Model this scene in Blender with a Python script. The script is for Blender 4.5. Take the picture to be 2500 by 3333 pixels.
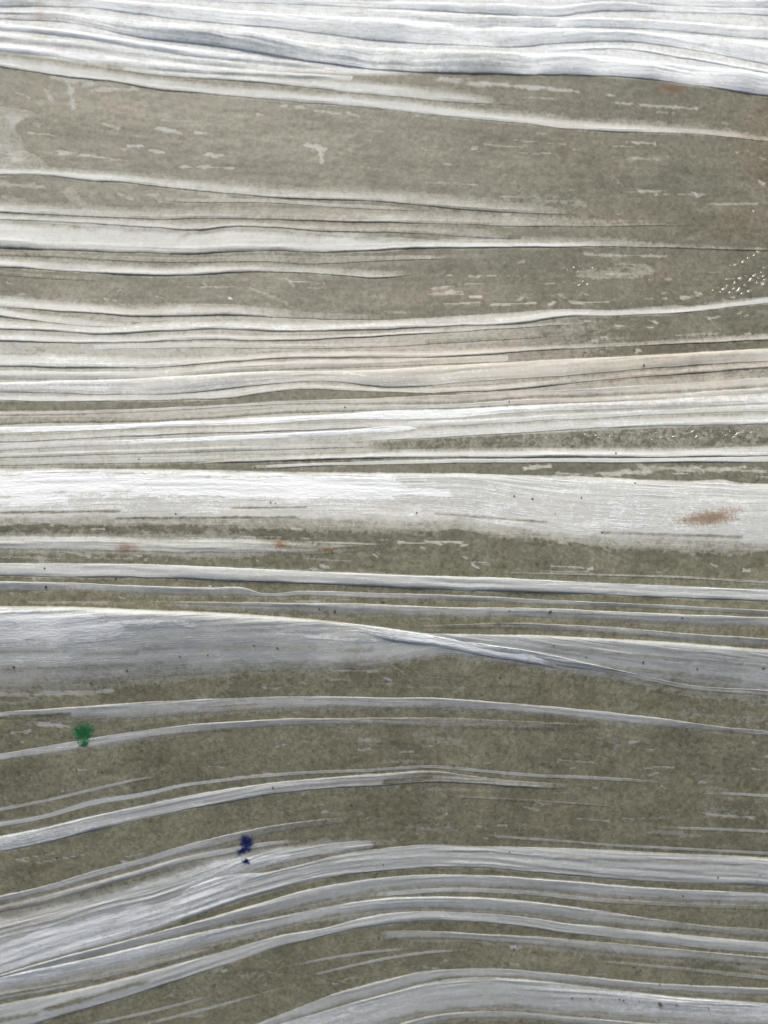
import bpy, math, random
import numpy as np
from mathutils import Vector
from mathutils.bvhtree import BVHTree

scene = bpy.context.scene
for o in list(bpy.data.objects):
    bpy.data.objects.remove(o)
R = math.radians
random.seed(7)
rng = np.random.default_rng(7)

# ------------------------------------------------------------------ camera
U = 0.00025                       # one unit of the layout grid below = 0.25 mm on the sheet
VW, VH = 1659.0, 2212.0           # layout grid that spans the photograph
TILT = R(13)
HFOV = R(50)
DIST = (VW * U * 0.5) / math.tan(HFOV / 2)
CAM = np.array([0.0, -DIST * math.sin(TILT), DIST * math.cos(TILT)])
cam_d = bpy.data.cameras.new('camera')
cam = bpy.data.objects.new('camera', cam_d)
scene.collection.objects.link(cam)
cam.location = CAM
cam.rotation_euler = (TILT, 0, 0)
cam_d.sensor_fit = 'HORIZONTAL'
cam_d.angle = HFOV
cam_d.clip_start = 0.01
cam_d.clip_end = 100
cam_d.dof.use_dof = True
cam_d.dof.focus_distance = DIST * 0.985
cam_d.dof.aperture_fstop = 5.6
scene.camera = cam

# ------------------------------------------------------------------ light
SUN_EL, SUN_AZ = R(42), R(-14)    # azimuth measured from +Y (top of the picture) towards +X
world = bpy.data.worlds.new('World')
scene.world = world
world.use_nodes = True
wn = world.node_tree
sky = wn.nodes.new('ShaderNodeTexSky')
sky.sky_type = 'NISHITA'
sky.sun_disc = False
sky.sun_elevation = SUN_EL
sky.sun_rotation = SUN_AZ
sky.air_density = 0.4
sky.dust_density = 9.0
sky.ozone_density = 0.0
wn.links.new(sky.outputs[0], wn.nodes['Background'].inputs[0])
wn.nodes['Background'].inputs[1].default_value = 0.15
sun_d = bpy.data.lights.new('sun', 'SUN')
sun_d.energy = 0.9
sun_d.angle = R(28)
sun_d.color = (1.0, 0.995, 0.98)
sun = bpy.data.objects.new('sun', sun_d)
scene.collection.objects.link(sun)
sdir = Vector((math.cos(SUN_EL) * math.sin(SUN_AZ), math.cos(SUN_EL) * math.cos(SUN_AZ), math.sin(SUN_EL)))
sun.rotation_euler = (-sdir).to_track_quat('-Z', 'Y').to_euler()
sun.location = (0, 0.5, 1)
scene.render.engine = 'CYCLES'
vs = scene.view_settings
vs.view_transform = 'Standard'
vs.look = 'None'
vs.gamma = 1
vs.use_curve_mapping = False
vs.exposure = 0.40

# ------------------------------------------------------------------ numeric helpers
def sm(a, b, x):
    t = np.clip((x - a) / (b - a), 0, 1)
    return t * t * (3 - 2 * t)

def hermite(xs, ys, x):
    """monotone-ish cubic through the points, straight beyond the ends"""
    xs = np.asarray(xs, float); ys = np.asarray(ys, float)
    if len(xs) == 2:
        return ys[0] + (ys[1] - ys[0]) * (x - xs[0]) / (xs[1] - xs[0])
    d = np.diff(ys) / np.diff(xs)
    m = np.empty_like(ys)
    w = np.diff(xs)
    m[1:-1] = (d[:-1] * w[1:] + d[1:] * w[:-1]) / (w[1:] + w[:-1])
    m[0] = d[0]; m[-1] = d[-1]
    i = np.clip(np.searchsorted(xs, x) - 1, 0, len(xs) - 2)
    h = xs[i + 1] - xs[i]
    t = (x - xs[i]) / h
    tc = np.clip(t, 0, 1)
    y = ((1 + 2 * tc) * (1 - tc) ** 2 * ys[i] + tc * (1 - tc) ** 2 * h * m[i]
         + tc * tc * (3 - 2 * tc) * ys[i + 1] + tc * tc * (tc - 1) * h * m[i + 1])
    y = y + np.where(t < 0, t * h * m[0] * 0.8, 0) + np.where(t > 1, (t - 1) * h * m[-1] * 0.8, 0)
    return y

_tab = rng.random((8, 4096))
def noise1(x, k=0):
    i = np.floor(x).astype(int)
    f = x - i; f = f * f * (3 - 2 * f)
    t = _tab[k % 8]
    return t[i % 4096] * (1 - f) + t[(i + 1) % 4096] * f - 0.5

_tab2 = rng.random((512, 512))
def noise2(x, y):
    i = np.floor(x).astype(int); j = np.floor(y).astype(int)
    f = x - i; g = y - j
    f = f * f * (3 - 2 * f); g = g * g * (3 - 2 * g)
    a = _tab2[i % 512, j % 512]; b = _tab2[(i + 1) % 512, j % 512]
    c = _tab2[i % 512, (j + 1) % 512]; d = _tab2[(i + 1) % 512, (j + 1) % 512]
    return (a * (1 - f) + b * f) * (1 - g) + (c * (1 - f) + d * f) * g - 0.5

# ------------------------------------------------------------------ the ground's curve, shaped to darken the near side, and the layout grid
Y_A, Y_B, SLOPE = 0.015, -0.085, math.tan(R(25))  # added roll-off turns the near half away from the sun to darken it
def ground_z(X, Y):
    """the slab under the sheet is flat at the far side and rolls down towards the near side, an added slope that dims it"""
    # slope eases from level to SLOPE between Y_A and Y_B and then stays
    d = np.clip(Y_A - Y, 0, None); L = Y_A - Y_B
    z = -SLOPE * np.where(d < L, d * d / (2 * L), d - L / 2)
    t2 = np.clip((Y - 0.12) / 0.25, 0, 2)
    return z + 0.010 * t2 ** 2

ct, st = math.cos(TILT), math.sin(TILT)
def lay(x, y):
    """layout grid -> X, Y on the curved ground (the grid was measured along the sight lines)"""
    x = np.asarray(x, float); y = np.asarray(y, float)
    a = (x - VW / 2) * U / DIST; b = (VH / 2 - y) * U / DIST
    dx = a; dy = b * ct + st; dz = b * st - ct
    t = -CAM[2] / dz
    for _ in range(30):
        X = CAM[0] + t * dx; Y = CAM[1] + t * dy
        t = (ground_z(X, Y) - CAM[2]) / dz
    X = CAM[0] + t * dx; Y = CAM[1] + t * dy
    return X, Y

# ------------------------------------------------------------------ traced folds: kind, height, [(x, upper edge, lower edge, dryness)]
# kind: T = rolled upper edge, B = rolled lower edge, R = rolled both sides, F = soft swelling
FOLDS = [
 ('B', 1.0, [(1190,-14,8,1),(1300,-12,6,1),(1430,-6,12,1),(1659,0,20,1)]),
 ('B', 1.1, [(380,-14,-2,1),(600,-8,8,1),(830,2,19,1),(955,6,25,1),(1080,10,32,1),(1205,16,35,1),(1280,6,27,1),(1430,12,26,1),(1659,18,34,1)]),
 ('S', 2.6, [(790,20,42,.95),(880,24,50,.95),(955,28,57,.95),(1080,35,62,.95),(1170,37,60,.95),(1215,38,56,.95)]),
 ('F', 1.5, [(1130,80,88,1),(1170,72,80,1),(1215,60,68,1)]),
 ('B', .9, [(1190,42,58,1),(1260,39,59,1),(1330,40,60,1),(1500,50,72,1),(1659,60,85,1)]),
 ('B', .8, [(0,-10,14,.9),(165,-4,16,1),(400,12,44,1),(600,30,61,1),(830,42,89,1),(1000,52,98,1),(1130,60,102,1),(1180,62,97,1),(1260,64,92,1),(1330,66,89,1),(1480,76,106,1),(1659,92,139,1)]),
 ('B', .7, [(1180,100,112,1),(1260,96,108,1),(1340,95,107,1),(1460,112,124,1),(1659,146,158,1)]),
 ('S', 2.0, [(0,24,42,.9),(150,28,50,.95),(300,46,80,.97),(450,64,98,.97),(600,84,122,.95),(720,98,140,.95),(830,104,152,.92),(1000,112,160,.9),(1150,116,162,.95),(1250,118,163,1),(1400,134,172,1),(1530,146,188,1),(1659,162,208,1)]),
 ('F', .9, [(0,48,66,1),(150,66,82,1),(300,88,106,1),(450,108,130,1),(600,128,142,.9),(700,140,150,.8)]),
 ('F', .8, [(0,70,92,.85),(150,88,104,.85),(300,108,122,.85),(450,126,142,.8),(560,140,152,.7)]),
 ('F', 1.0, [(0,96,114,1),(125,106,126,1),(200,117,136,1),(325,130,152,.95),(450,143,163,.9),(600,155,170,.8),(760,164,176,.6)]),
 ('B', .9, [(230,138,148,.8),(300,144,157,.8),(400,152,169,.85),(500,158,175,.85),(650,168,189,.85),(830,178,208,.8),(980,196,220,.7),(1110,214,228,.5)]),
 ('B', .8, [(0,120,146,.8),(150,138,168,.8),(250,154,178,.78),(350,168,196,.75),(450,180,204,.75),(650,197,222,.8),(830,211,237,.8),(980,230,254,.8),(1130,247,269,.8),(1280,262,284,.8),(1430,271,288,.75),(1555,280,295,.65),(1659,296,306,.5)]),
 ('B', 1.0, [(0,360,378,.9),(100,363,380,.9),(200,371,391,.85),(300,378,398,.8),(400,386,410,.75),(550,398,424,.7),(690,407,432,.68),(830,413,437,.68),(980,424,452,.65),(1130,439,461,.55),(1265,455,465,.35)]),
 ('R', .8, [(330,428,434,.5),(435,429,438,.6),(550,429,437,.65),(700,438,446,.65),(830,445,453,.6),(930,452,458,.5)]),
 ('B', .8, [(0,438,459,.75),(200,446,469,.7),(350,453,474,.65),(500,447,473,.62),(650,450,478,.6),(830,452,482,.65),(980,459,485,.65),(1130,466,490,.6),(1280,472,490,.35),(1500,475,487,.25)]),
 ('B', .8, [(0,462,474,.8),(175,470,482,.8),(325,474,492,.78),(430,477,497,.75),(500,475,490,.75),(575,479,492,.7),(700,483,501,.6),(830,486,503,.55),(930,488,507,.55),(1030,492,514,.5),(1130,499,518,.35)]),
 ('B', 1.1, [(0,472,538,1),(100,480,541,1),(200,487,544,.98),(300,492,547,.95),(440,499,549,.95),(500,492,545,.95),(575,495,542,.95),(700,504,546,.95),(830,515,541,.98),(950,519,537,1),(1050,520,536,1),(1200,521,535,.9),(1330,520,533,.6),(1480,526,537,.4),(1659,534,543,.35)]),
 ('B', .7, [(0,543,552,.35),(150,547,557,.4),(300,553,566,.45),(450,555,567,.45),(550,549,565,.5),(650,551,570,.45),(830,552,564,.5),(940,551,561,.6),(990,552,560,.5)]),
 ('B', 1.0, [(0,556,577,.85),(150,564,587,.8),(250,571,593,.8),(350,578,597,.85),(430,573,595,.85),(500,569,590,.75),(600,572,589,.65),(700,577,594,.65),(830,584,601,.6),(905,582,592,.45)]),
 ('F', .7, [(0,586,596,.3),(100,594,602,.35),(220,604,608,.3)]),
 ('B', .9, [(0,640,662,.9),(100,650,672,.88),(200,657,678,.8),(300,660,684,.7),(400,656,684,.7),(500,657,682,.65),(600,666,686,.55),(750,677,691,.4),(860,684,692,.3)]),
 ('B', .8, [(0,664,684,.85),(100,678,697,.85),(200,690,706,.8),(330,696,708,.6)]),
 ('B', 1.0, [(0,688,712,.9),(100,695,716,.9),(225,702,722,.95),(350,692,717,.98),(450,690,712,1),(600,692,716,1),(750,695,714,1),(830,690,712,1),(980,682,704,.95),(1130,672,700,.9),(1205,667,687,.9),(1330,669,682,.85),(1455,664,677,.85),(1580,652,663,.9),(1659,641,655,.95)]),
 ('B', .8, [(0,716,737,.9),(150,723,742,.85),(300,722,740,.85),(450,717,734,.8),(600,721,737,.72),(720,720,732,.65),(830,715,726,.7),(980,706,717,.7),(1130,699,708,.65),(1260,694,701,.45)]),
 ('F', .6, [(200,744,756,.78),(450,738,752,.75),(650,742,754,.72),(830,738,750,.65),(1000,728,740,.5),(1200,718,728,.35)]),
 ('B', .8, [(0,760,792,1),(200,762,796,.97),(350,766,793,.9),(450,765,786,.85),(600,758,776,.75),(830,754,772,.85),(980,754,770,.85),(1080,749,764,.75),(1200,744,756,.6),(1400,736,747,.5),(1659,720,735,.6)]),
 ('F', .7, [(0,797,820,.75),(200,800,820,.75),(325,798,816,.95),(400,792,812,.7),(520,782,804,.74),(700,775,797,.74),(900,772,790,.74),(1100,766,782,.7)]),
 ('S', 1.35, [(0,826,846,1),(125,822,850,.98),(250,819,852,.95),(400,811,850,.92),(500,806,840,.92),(600,802,828,.92),(720,800,824,.92),(830,797,836,.9),(980,788,828,.85),(1080,783,820,.8),(1230,775,812,.75),(1380,768,797,.72),(1530,760,787,.72),(1659,753,780,.75)]),
 ('B', .95, [(0,850,866,.8),(150,852,868,.8),(300,848,866,.8),(425,843,864,.75),(500,837,862,.75),(575,829,850,.75),(650,824,841,.75),(725,827,843,.8),(830,836,847,.8),(980,833,848,.75),(1130,822,840,.65),(1280,808,823,.6),(1430,794,812,.55),(1580,783,800,.6),(1659,779,794,.65)]),
 ('T', .9, [(0,889,899,.7),(200,887,895,.75),(350,881,889,.75),(500,873,880,.8),(650,865,874,.8),(830,859,874,.7),(980,852,874,.68),(1130,845,862,.7),(1280,839,857,.75),(1430,830,850,.75),(1580,821,842,.78),(1659,815,836,.8)]),
 ('T', .6, [(0,901,918,.5),(150,900,914,.5),(300,898,912,.55),(450,890,906,.6),(600,878,895,.65),(830,876,888,.7),(980,872,884,.75),(1130,864,876,.8),(1350,856,868,.82),(1659,838,852,.85)]),
 ('F', .5, [(0,921,938,1),(200,917,932,1.05),(400,909,922,1.05),(600,899,916,1.05),(750,892,907,1.05),(830,885,909,1.05),(980,882,906,1.05),(1100,877,894,1),(1200,872,890,.9),(1400,862,882,.88),(1659,847,874,.92)]),
 ('B', .5, [(0,938,956,.68),(200,932,947,.68),(400,921,938,.7),(600,915,932,.72),(760,908,926,.74),(900,906,920,.8)]),
 ('T', .5, [(0,958,976,.8),(150,953,967,.82),(300,949,963,.97),(450,943,957,1.05),(600,936,950,1.05),(750,929,943,1.05),(830,921,941,1.05),(900,920,932,1)]),
 ('F', .5, [(870,908,926,.86),(980,905,922,.86),(1130,898,912,.86),(1280,890,905,.84),(1430,884,896,.86),(1659,872,890,.88)]),
 ('B', .8, [(800,940,952,.7),(900,926,948,.86),(980,922,944,.86),(1130,912,936,.84),(1280,905,926,.84),(1430,898,921,.84),(1659,890,916,.86)]),
 ('F', .5, [(0,978,990,.7),(200,972,984,.7),(400,966,978,.65),(600,960,972,.65),(800,954,966,.6)]),
 ('F', .5, [(0,994,1006,.62),(200,990,1003,.6),(400,984,1000,.65),(600,980,996,.55)]),
 ('B', .7, [(420,988,1003,.5),(560,982,998,.6),(830,973,990,.75),(1030,970,989,.8),(1230,968,988,.82),(1430,970,988,.82),(1659,962,985,.85)]),
 ('R', .8, [(540,1006,1013,.6),(830,995,1003,.75),(1130,991,1000,.78),(1430,989,999,.78),(1659,986,998,.8)]),
 ('T', .35, [(0,1011,1130,.88),(250,1012,1128,.86),(450,1015,1128,.85),(550,1018,1130,.84),(700,1020,1132,.86),(830,1021,1136,.86),(1030,1023,1142,.86),(1130,1026,1156,.86),(1230,1028,1166,.86),(1430,1036,1178,.86),(1520,1038,1180,.86),(1560,1036,1182,.86),(1590,1041,1184,.86),(1659,1044,1186,.84)]),
 ('F', .4, [(0,1155,1188,.72),(200,1157,1192,.74),(400,1160,1196,.74),(550,1163,1197,.7),(680,1170,1200,.4),(800,1174,1192,.3)]),
 ('R', .5, [(640,1168,1172,.6),(730,1171,1175,.6),(860,1176,1180,.45)]),
 ('R', .5, [(1060,1235,1238,.4),(1300,1240,1244,.5),(1480,1245,1250,.55),(1659,1256,1261,.5)]),
 ('R', 1.0, [(0,1216,1243,.86),(150,1217,1247,.86),(350,1220,1249,.86),(500,1226,1255,.85),(625,1231,1260,.84),(830,1240,1268,.82),(980,1245,1275,.8),(1130,1250,1279,.8),(1280,1258,1284,.8),(1430,1265,1291,.8),(1659,1273,1299,.8)]),
 ('T', .9, [(0,1256,1282,.75),(150,1258,1278,.7),(300,1265,1286,.72),(450,1269,1290,.72),(540,1273,1289,.72),(556,1279,1290,.72),(650,1276,1288,.7),(830,1281,1296,.7),(980,1285,1299,.66),(1130,1292,1305,.66),(1230,1298,1310,.66),(1430,1306,1317,.66),(1659,1319,1330,.68)]),
 ('T', .8, [(320,1299,1310,.35),(450,1300,1322,.5),(550,1301,1326,.6),(650,1302,1328,.64),(830,1305,1332,.68),(980,1312,1335,.7),(1130,1312,1336,.72),(1280,1318,1341,.72),(1430,1325,1350,.72),(1659,1333,1357,.7)]),
 ('T', .8, [(880,1353,1358,.3),(1030,1347,1359,.4),(1130,1346,1361,.5),(1230,1350,1366,.6),(1330,1355,1372,.62),(1480,1367,1386,.6),(1659,1380,1401,.58)]),
 ('T', .75, [(820,1362,1390,.8),(890,1366,1400,.8),(980,1369,1420,.8),(1130,1371,1440,.8),(1280,1377,1464,.78),(1430,1385,1484,.76),(1550,1394,1495,.74),(1659,1403,1508,.74)]),
 ('T', .95, [(0,1308,1492,.95),(150,1310,1486,.93),(300,1315,1474,.9),(425,1320,1464,.88),(550,1327,1456,.86),(650,1335,1450,.84),(750,1346,1446,.84),(830,1356,1440,.84),(905,1367,1426,.86),(980,1381,1418,.9),(1055,1391,1424,.95),(1130,1402,1434,.95),(1200,1415,1444,.9),(1270,1432,1452,.8),(1340,1448,1462,.75),(1480,1478,1490,.7),(1659,1490,1505,.7)]),
 ('R', 1.7, [(690,1339,1350,.9),(830,1356,1384,.97),(930,1371,1396,1.05),(1030,1388,1414,1.05),(1105,1399,1427,1.05),(1180,1411,1440,1.05),(1215,1419,1447,1)]),
 ('T', .8, [(0,1538,1556,.7),(150,1528,1560,.72),(300,1517,1556,.74),(450,1510,1545,.72),(600,1505,1536,.72),(750,1505,1532,.74),(830,1507,1533,.74),(930,1507,1534,.74),(1080,1517,1538,.76),(1230,1530,1551,.8),(1330,1540,1562,.85),(1430,1551,1572,.7),(1530,1566,1580,.6),(1659,1579,1590,.6)]),
 ('T', .8, [(0,1628,1646,.85),(150,1603,1624,.82),(300,1578,1600,.8),(425,1563,1584,.72),(600,1553,1572,.68),(830,1550,1568,.55),(980,1551,1576,.45),(1130,1557,1578,.4),(1280,1565,1580,.3)]),
 ('R', .6, [(0,1746,1753,.62),(100,1726,1733,.62),(200,1703,1710,.62),(300,1681,1686,.62),(365,1673,1677,.4)]),
 ('R', .6, [(0,1776,1788,.75),(100,1758,1768,.75),(200,1729,1740,.8),(300,1713,1723,.8),(400,1692,1700,.75),(500,1680,1687,.65),(600,1670,1677,.6),(830,1659,1666,.55),(930,1653,1660,.55),(1030,1661,1668,.58),(1130,1670,1677,.6),(1280,1677,1684,.6),(1430,1687,1692,.5)]),
 ('R', .9, [(0,1806,1840,.95),(100,1786,1820,.93),(200,1763,1795,.9),(300,1741,1772,.86),(400,1720,1749,.84),(500,1702,1731,.8),(600,1689,1714,.76),(700,1680,1705,.72),(830,1670,1697,.62),(930,1665,1690,.5),(1030,1677,1694,.5),(1130,1687,1701,.55),(1230,1693,1703,.6)]),
 ('R', .4, [(950,1717,1721,.35),(1130,1726,1731,.4),(1330,1740,1744,.35)]),
 ('R', .5, [(1515,1709,1715,.6),(1659,1716,1722,.65)]),
 ('R', .5, [(1425,1784,1790,.6),(1540,1788,1794,.62),(1659,1793,1799,.62)]),
 ('R', .5, [(1030,1802,1807,.5),(1180,1812,1818,.5),(1330,1823,1829,.55),(1500,1832,1838,.6),(1659,1840,1847,.6)]),
 ('T', .8, [(0,1934,1950,.75),(100,1912,1928,.75),(200,1882,1900,.72),(300,1856,1872,.72),(400,1826,1845,.72),(500,1800,1822,.65),(600,1781,1800,.5),(700,1769,1786,.4),(790,1764,1778,.3)]),
 ('F', .6, [(0,1955,1972,.6),(100,1932,1950,.65),(200,1905,1923,.65),(300,1878,1894,.7),(400,1850,1864,.75),(480,1834,1848,.8),(560,1820,1832,.7),(650,1810,1822,.6)]),
 ('F', .4, [(0,1978,2050,.9),(100,1958,2025,.88),(200,1936,1995,.86),(300,1908,1970,.86),(400,1878,1940,.9),(480,1852,1910,.95),(560,1836,1880,.9),(650,1826,1858,.82),(740,1818,1842,.78),(850,1812,1832,.5)]),
 ('R', .5, [(0,2022,2104,1),(100,1996,2076,1),(200,1970,2048,1),(300,1942,2020,1),(400,1914,1986,1),(500,1888,1952,.98),(575,1884,1930,.9),(650,1867,1909,.85),(725,1848,1894,.82),(830,1832,1881,.84),(895,1826,1876,.85),(1030,1828,1874,.84),(1130,1830,1882,.82),(1280,1834,1896,.82),(1430,1841,1905,.8),(1659,1852,1914,.78)]),
 ('R', .4, [(990,1850,1862,.85),(1130,1858,1868,.84),(1280,1866,1876,.8),(1430,1872,1882,.8),(1659,1880,1890,.8)]),
 ('T', .9, [(0,2106,2120,.8),(150,2062,2082,.8),(250,2036,2058,.78),(350,2010,2034,.78),(450,1982,2008,.76),(550,1954,1985,.76),(650,1925,1960,.78),(750,1906,1940,.8),(830,1895,1926,.82),(930,1889,1917,.82),(1030,1890,1916,.8),(1180,1898,1926,.8),(1330,1911,1938,.78),(1480,1921,1947,.78),(1659,1930,1955,.76)]),
 ('R', .7, [(780,1932,1940,.7),(830,1928,1936,.75),(930,1919,1929,.75),(1030,1919,1928,.7),(1130,1924,1933,.65),(1280,1938,1948,.6),(1430,1948,1957,.5),(1659,1957,1966,.4)]),
 ('T', .8, [(0,2109,2141,1),(100,2089,2122,1),(250,2056,2090,1),(400,2021,2055,.95),(500,2000,2030,.92),(600,1981,2006,.9),(700,1960,1985,.9),(830,1940,1967,.92),(930,1936,1964,.9),(1030,1938,1968,.86),(1130,1945,1974,.8),(1230,1957,1986,.75),(1330,1972,2000,.65),(1480,1994,2012,.55),(1659,2008,2030,.5)]),
 ('F', .6, [(0,2142,2162,.6),(120,2122,2140,.65),(250,2092,2108,.6),(400,2058,2072,.5),(500,2034,2046,.4)]),
 ('R', .6, [(0,2170,2232,.85),(75,2156,2212,.85),(200,2130,2176,.82),(300,2104,2146,.8),(400,2078,2113,.8),(500,2050,2080,.82),(600,2022,2047,.85),(700,2004,2022,.82),(830,1974,1997,.82),(905,1968,1989,.82),(1005,1971,1990,.8),(1080,1975,1996,.78),(1230,1994,2016,.75),(1380,2010,2032,.75),(1530,2024,2050,.75),(1659,2036,2060,.72)]),
 ('T', .6, [(790,2022,2040,.5),(830,2014,2034,.6),(930,2011,2030,.66),(1030,2017,2034,.66),(1180,2025,2046,.64),(1280,2033,2058,.62),(1430,2047,2072,.6),(1659,2067,2090,.58)]),
 ('R', .5, [(610,2088,2093,.55),(750,2061,2067,.6),(830,2051,2057,.6),(900,2047,2051,.45)]),
 ('R', .5, [(645,2111,2116,.6),(750,2086,2092,.6),(830,2068,2075,.62),(930,2054,2060,.6),(1015,2051,2055,.5)]),
 ('R', .4, [(1290,2074,2079,.45),(1480,2091,2098,.5),(1659,2108,2118,.55)]),
 ('R', .4, [(180,2214,2222,.6),(300,2188,2195,.6),(450,2152,2157,.55),(480,2146,2149,.4)]),
 ('R', .4, [(280,2218,2226,.55),(440,2178,2184,.6),(590,2138,2143,.55)]),
 ('T', .6, [(500,2240,2262,.75),(555,2211,2232,.75),(625,2184,2210,.75),(725,2145,2178,.74),(830,2117,2150,.74),(905,2100,2128,.74),(1005,2093,2114,.74),(1105,2094,2112,.74),(1205,2103,2121,.72),(1330,2116,2134,.7),(1430,2124,2141,.7),(1659,2135,2152,.68)]),
 ('T', .6, [(500,2252,2320,.95),(600,2212,2280,.95),(700,2184,2246,.95),(830,2147,2212,.92),(905,2127,2194,.88),(980,2114,2182,.86),(1070,2111,2178,.86),(1180,2120,2183,.88),(1330,2139,2195,.95),(1480,2154,2207,.95),(1659,2167,2218,.95)]),
 ('T', .7, [(700,2262,2290,.7),(830,2222,2244,.7),(930,2194,2212,.7),(1055,2184,2202,.7),(1180,2191,2208,.68),(1330,2204,2222,.68),(1659,2226,2246,.68)]),
]
# the sheet goes on past the frame: more pleats of the same run beyond the upper and lower border
def shifted(f, dy, dry, hs):
    return (f[0], hs, [(x, a + dy, b + dy, dry) for x, a, b, d in f[2]])
full = [f for f in FOLDS if f[2][0][0] <= 0 and f[2][-1][0] >= 1659]
FOLDS = [('S', 1.1 if f[1] < 1.5 else f[1], f[2]) if f[0] == 'B' and f[2][0][1] < 100 and f[2][0][2] < 115 else f for f in FOLDS]
for k in range(9):
    FOLDS.append(('B', .9, [(0, -40 - 34 * k, -18 - 34 * k, .95), (600, -28 - 35 * k, -6 - 35 * k, .95), (830, -24 - 36 * k, -2 - 36 * k, .95), (1190, -38 - 35 * k, -12 - 35 * k, .95), (1659, -34 - 36 * k, -10 - 36 * k, .95)]))
for k in range(8):
    d = 46 + 40 * k
    FOLDS.append(('T', .8, [(0, 2230 + d, 2262 + d, .8), (300, 2200 + d, 2226 + d, .7), (600, 2215 + d, 2240 + d, .6), (830, 2195 + d, 2222 + d, .75), (1055, 2175 + d, 2203 + d, .8), (1330, 2190 + d, 2216 + d, .78), (1659, 2212 + d, 2238 + d, .7)]))

X0, X1, Y0, Y1 = -330, 1990, -330, 2520     # extent of the sheet in layout units

# ------------------------------------------------------------------ dampness of the clinging layer, measured strokes: x0, y0, x1, y1, half width, dryness
STROKES = [
 (35,200,65,212,5,.55),(98,195,112,215,5,.5),(120,165,190,178,11,.55),(150,185,160,235,8,.55),(190,195,300,190,5,.55),
 (640,232,735,245,4,.6),(750,242,775,248,4,.55),(555,247,570,247,2.5,.7),(340,277,390,287,4,.65),(420,286,445,287,3,.65),
 (225,270,255,275,5,.5),(275,316,300,317,3.5,.65),(322,323,355,327,3.5,.65),(447,333,495,336,4.5,.75),(388,359,505,361,2.5,.65),
 (122,326,275,346,3,.55),(660,310,700,322,5,.6),(690,318,697,352,4.5,.6),(350,260,425,262,2.5,.5),
 (1045,180,1250,198,4.5,.6),(950,172,1040,182,6,.55),(1130,210,1195,214,2.5,.5),(1330,222,1505,235,3.5,.55),(1350,307,1415,310,3,.6),
 (1070,315,1130,317,2.5,.45),(0,396,95,405,6,.5),(0,422,50,432,8,.4),(150,415,175,440,11,.45),(257,421,285,427,5,.5),(320,419,345,421,4,.5),
 (345,433,440,436,4,.6),(435,418,480,424,9,.5),(540,621,620,655,5,.4),(622,604,633,618,4,.5),(495,643,501,645,3,1.0),(440,612,447,618,3,.6),
 (1255,592,1400,585,15,.42),(1265,549,1440,553,5,.5),(1330,570,1400,572,6,.4),(1415,419,1540,420,4.5,.4),(1525,441,1635,439,3.5,.45),
 (1150,431,1265,438,8,.36),(1315,372,1355,415,5,.3),(830,674,875,674,5,.4),(1080,360,1130,425,8,.28),
 (1135,1011,1187,1008,6,.6),(1290,1023,1400,1018,9,.55),(1380,1008,1555,1015,7,.5),(1560,1014,1610,1008,5,.55),(1200,1022,1280,1026,5,.5),
 (25,1581,65,1579,6,.6),(80,1564,150,1569,5,.7),(450,1655,485,1657,2.5,.5),(0,1690,80,1665,22,.3),(170,1660,260,1640,14,.25),
 (895,1587,1005,1611,12,.34),(830,1644,915,1645,6,.4),(830,1701,1130,1709,7,.36),(880,1788,980,1792,11,.4),(1375,1657,1455,1657,3,.6),
 (1405,1798,1510,1803,9,.4),(1345,1768,1435,1766,3.5,.45),(1475,1540,1659,1560,14,.36),(1530,1745,1659,1765,26,.34),(1130,1742,1165,1748,3,.45),
 (1030,1722,1130,1730,4,.4),(700,1595,1000,1600,16,.2),(1400,1482,1659,1512,16,.42),(870,1458,1000,1466,3,.35),(600,1480,820,1478,5,.25),
 (820,1482,1010,1486,3,.4),(520,2110,600,2100,10,.35),(380,2160,470,2120,12,.32),(60,1995,200,1960,8,.5),(720,1585,800,1575,10,.28),
 (0,1500,240,1492,7,.6),(0,1518,120,1512,6,.4),(0,1880,130,1850,30,.22),(1590,2085,1659,2098,8,.5),(560,1290,700,1296,5,.35),
 (60,1300,230,1302,4,.5),(330,1302,470,1304,6,.5),(150,1192,190,1200,7,.5),(0,1203,130,1206,6,.45),
 (700,755,1000,748,9,.5),(0,748,200,752,7,.5),(0,905,200,912,10,.5),(0,878,250,878,6,.2),
]
BROWN = [
 (1665,310,90,130,1.3),(1600,480,120,60,1.0),
 (1000,775,620,95,.55),(1450,790,330,75,.7),(200,900,500,30,.4),(1100,858,700,16,.6),(250,690,400,40,.25),(800,1110,900,60,.15),(750,470,420,30,.3),(40,30,120,50,.6),(30,1990,120,40,.35),  # soft brown tinge: x, y, rx, ry, strength
 (1450,190,40,12,1.0),(1000,188,80,12,.5),(1250,330,170,70,.5),(1400,480,220,40,.6),(1450,600,210,45,.6),(1000,640,230,40,.5),
 (1370,812,90,8,1.0),(275,1187,32,18,.6),(1200,1760,70,25,.5),(1560,260,130,36,.6),(1640,380,40,90,.6),(700,690,300,30,.3),
 (925,1681,22,8,1.0),(1110,620,30,30,.4),(1290,805,60,7,.8),(1180,1500,120,30,.3),(30,1460,60,30,.2),(1000,1180,300,30,.2),
 (840,1640,80,8,.4),(1040,760,300,30,.25),(250,1290,300,14,.2),
]
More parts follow.
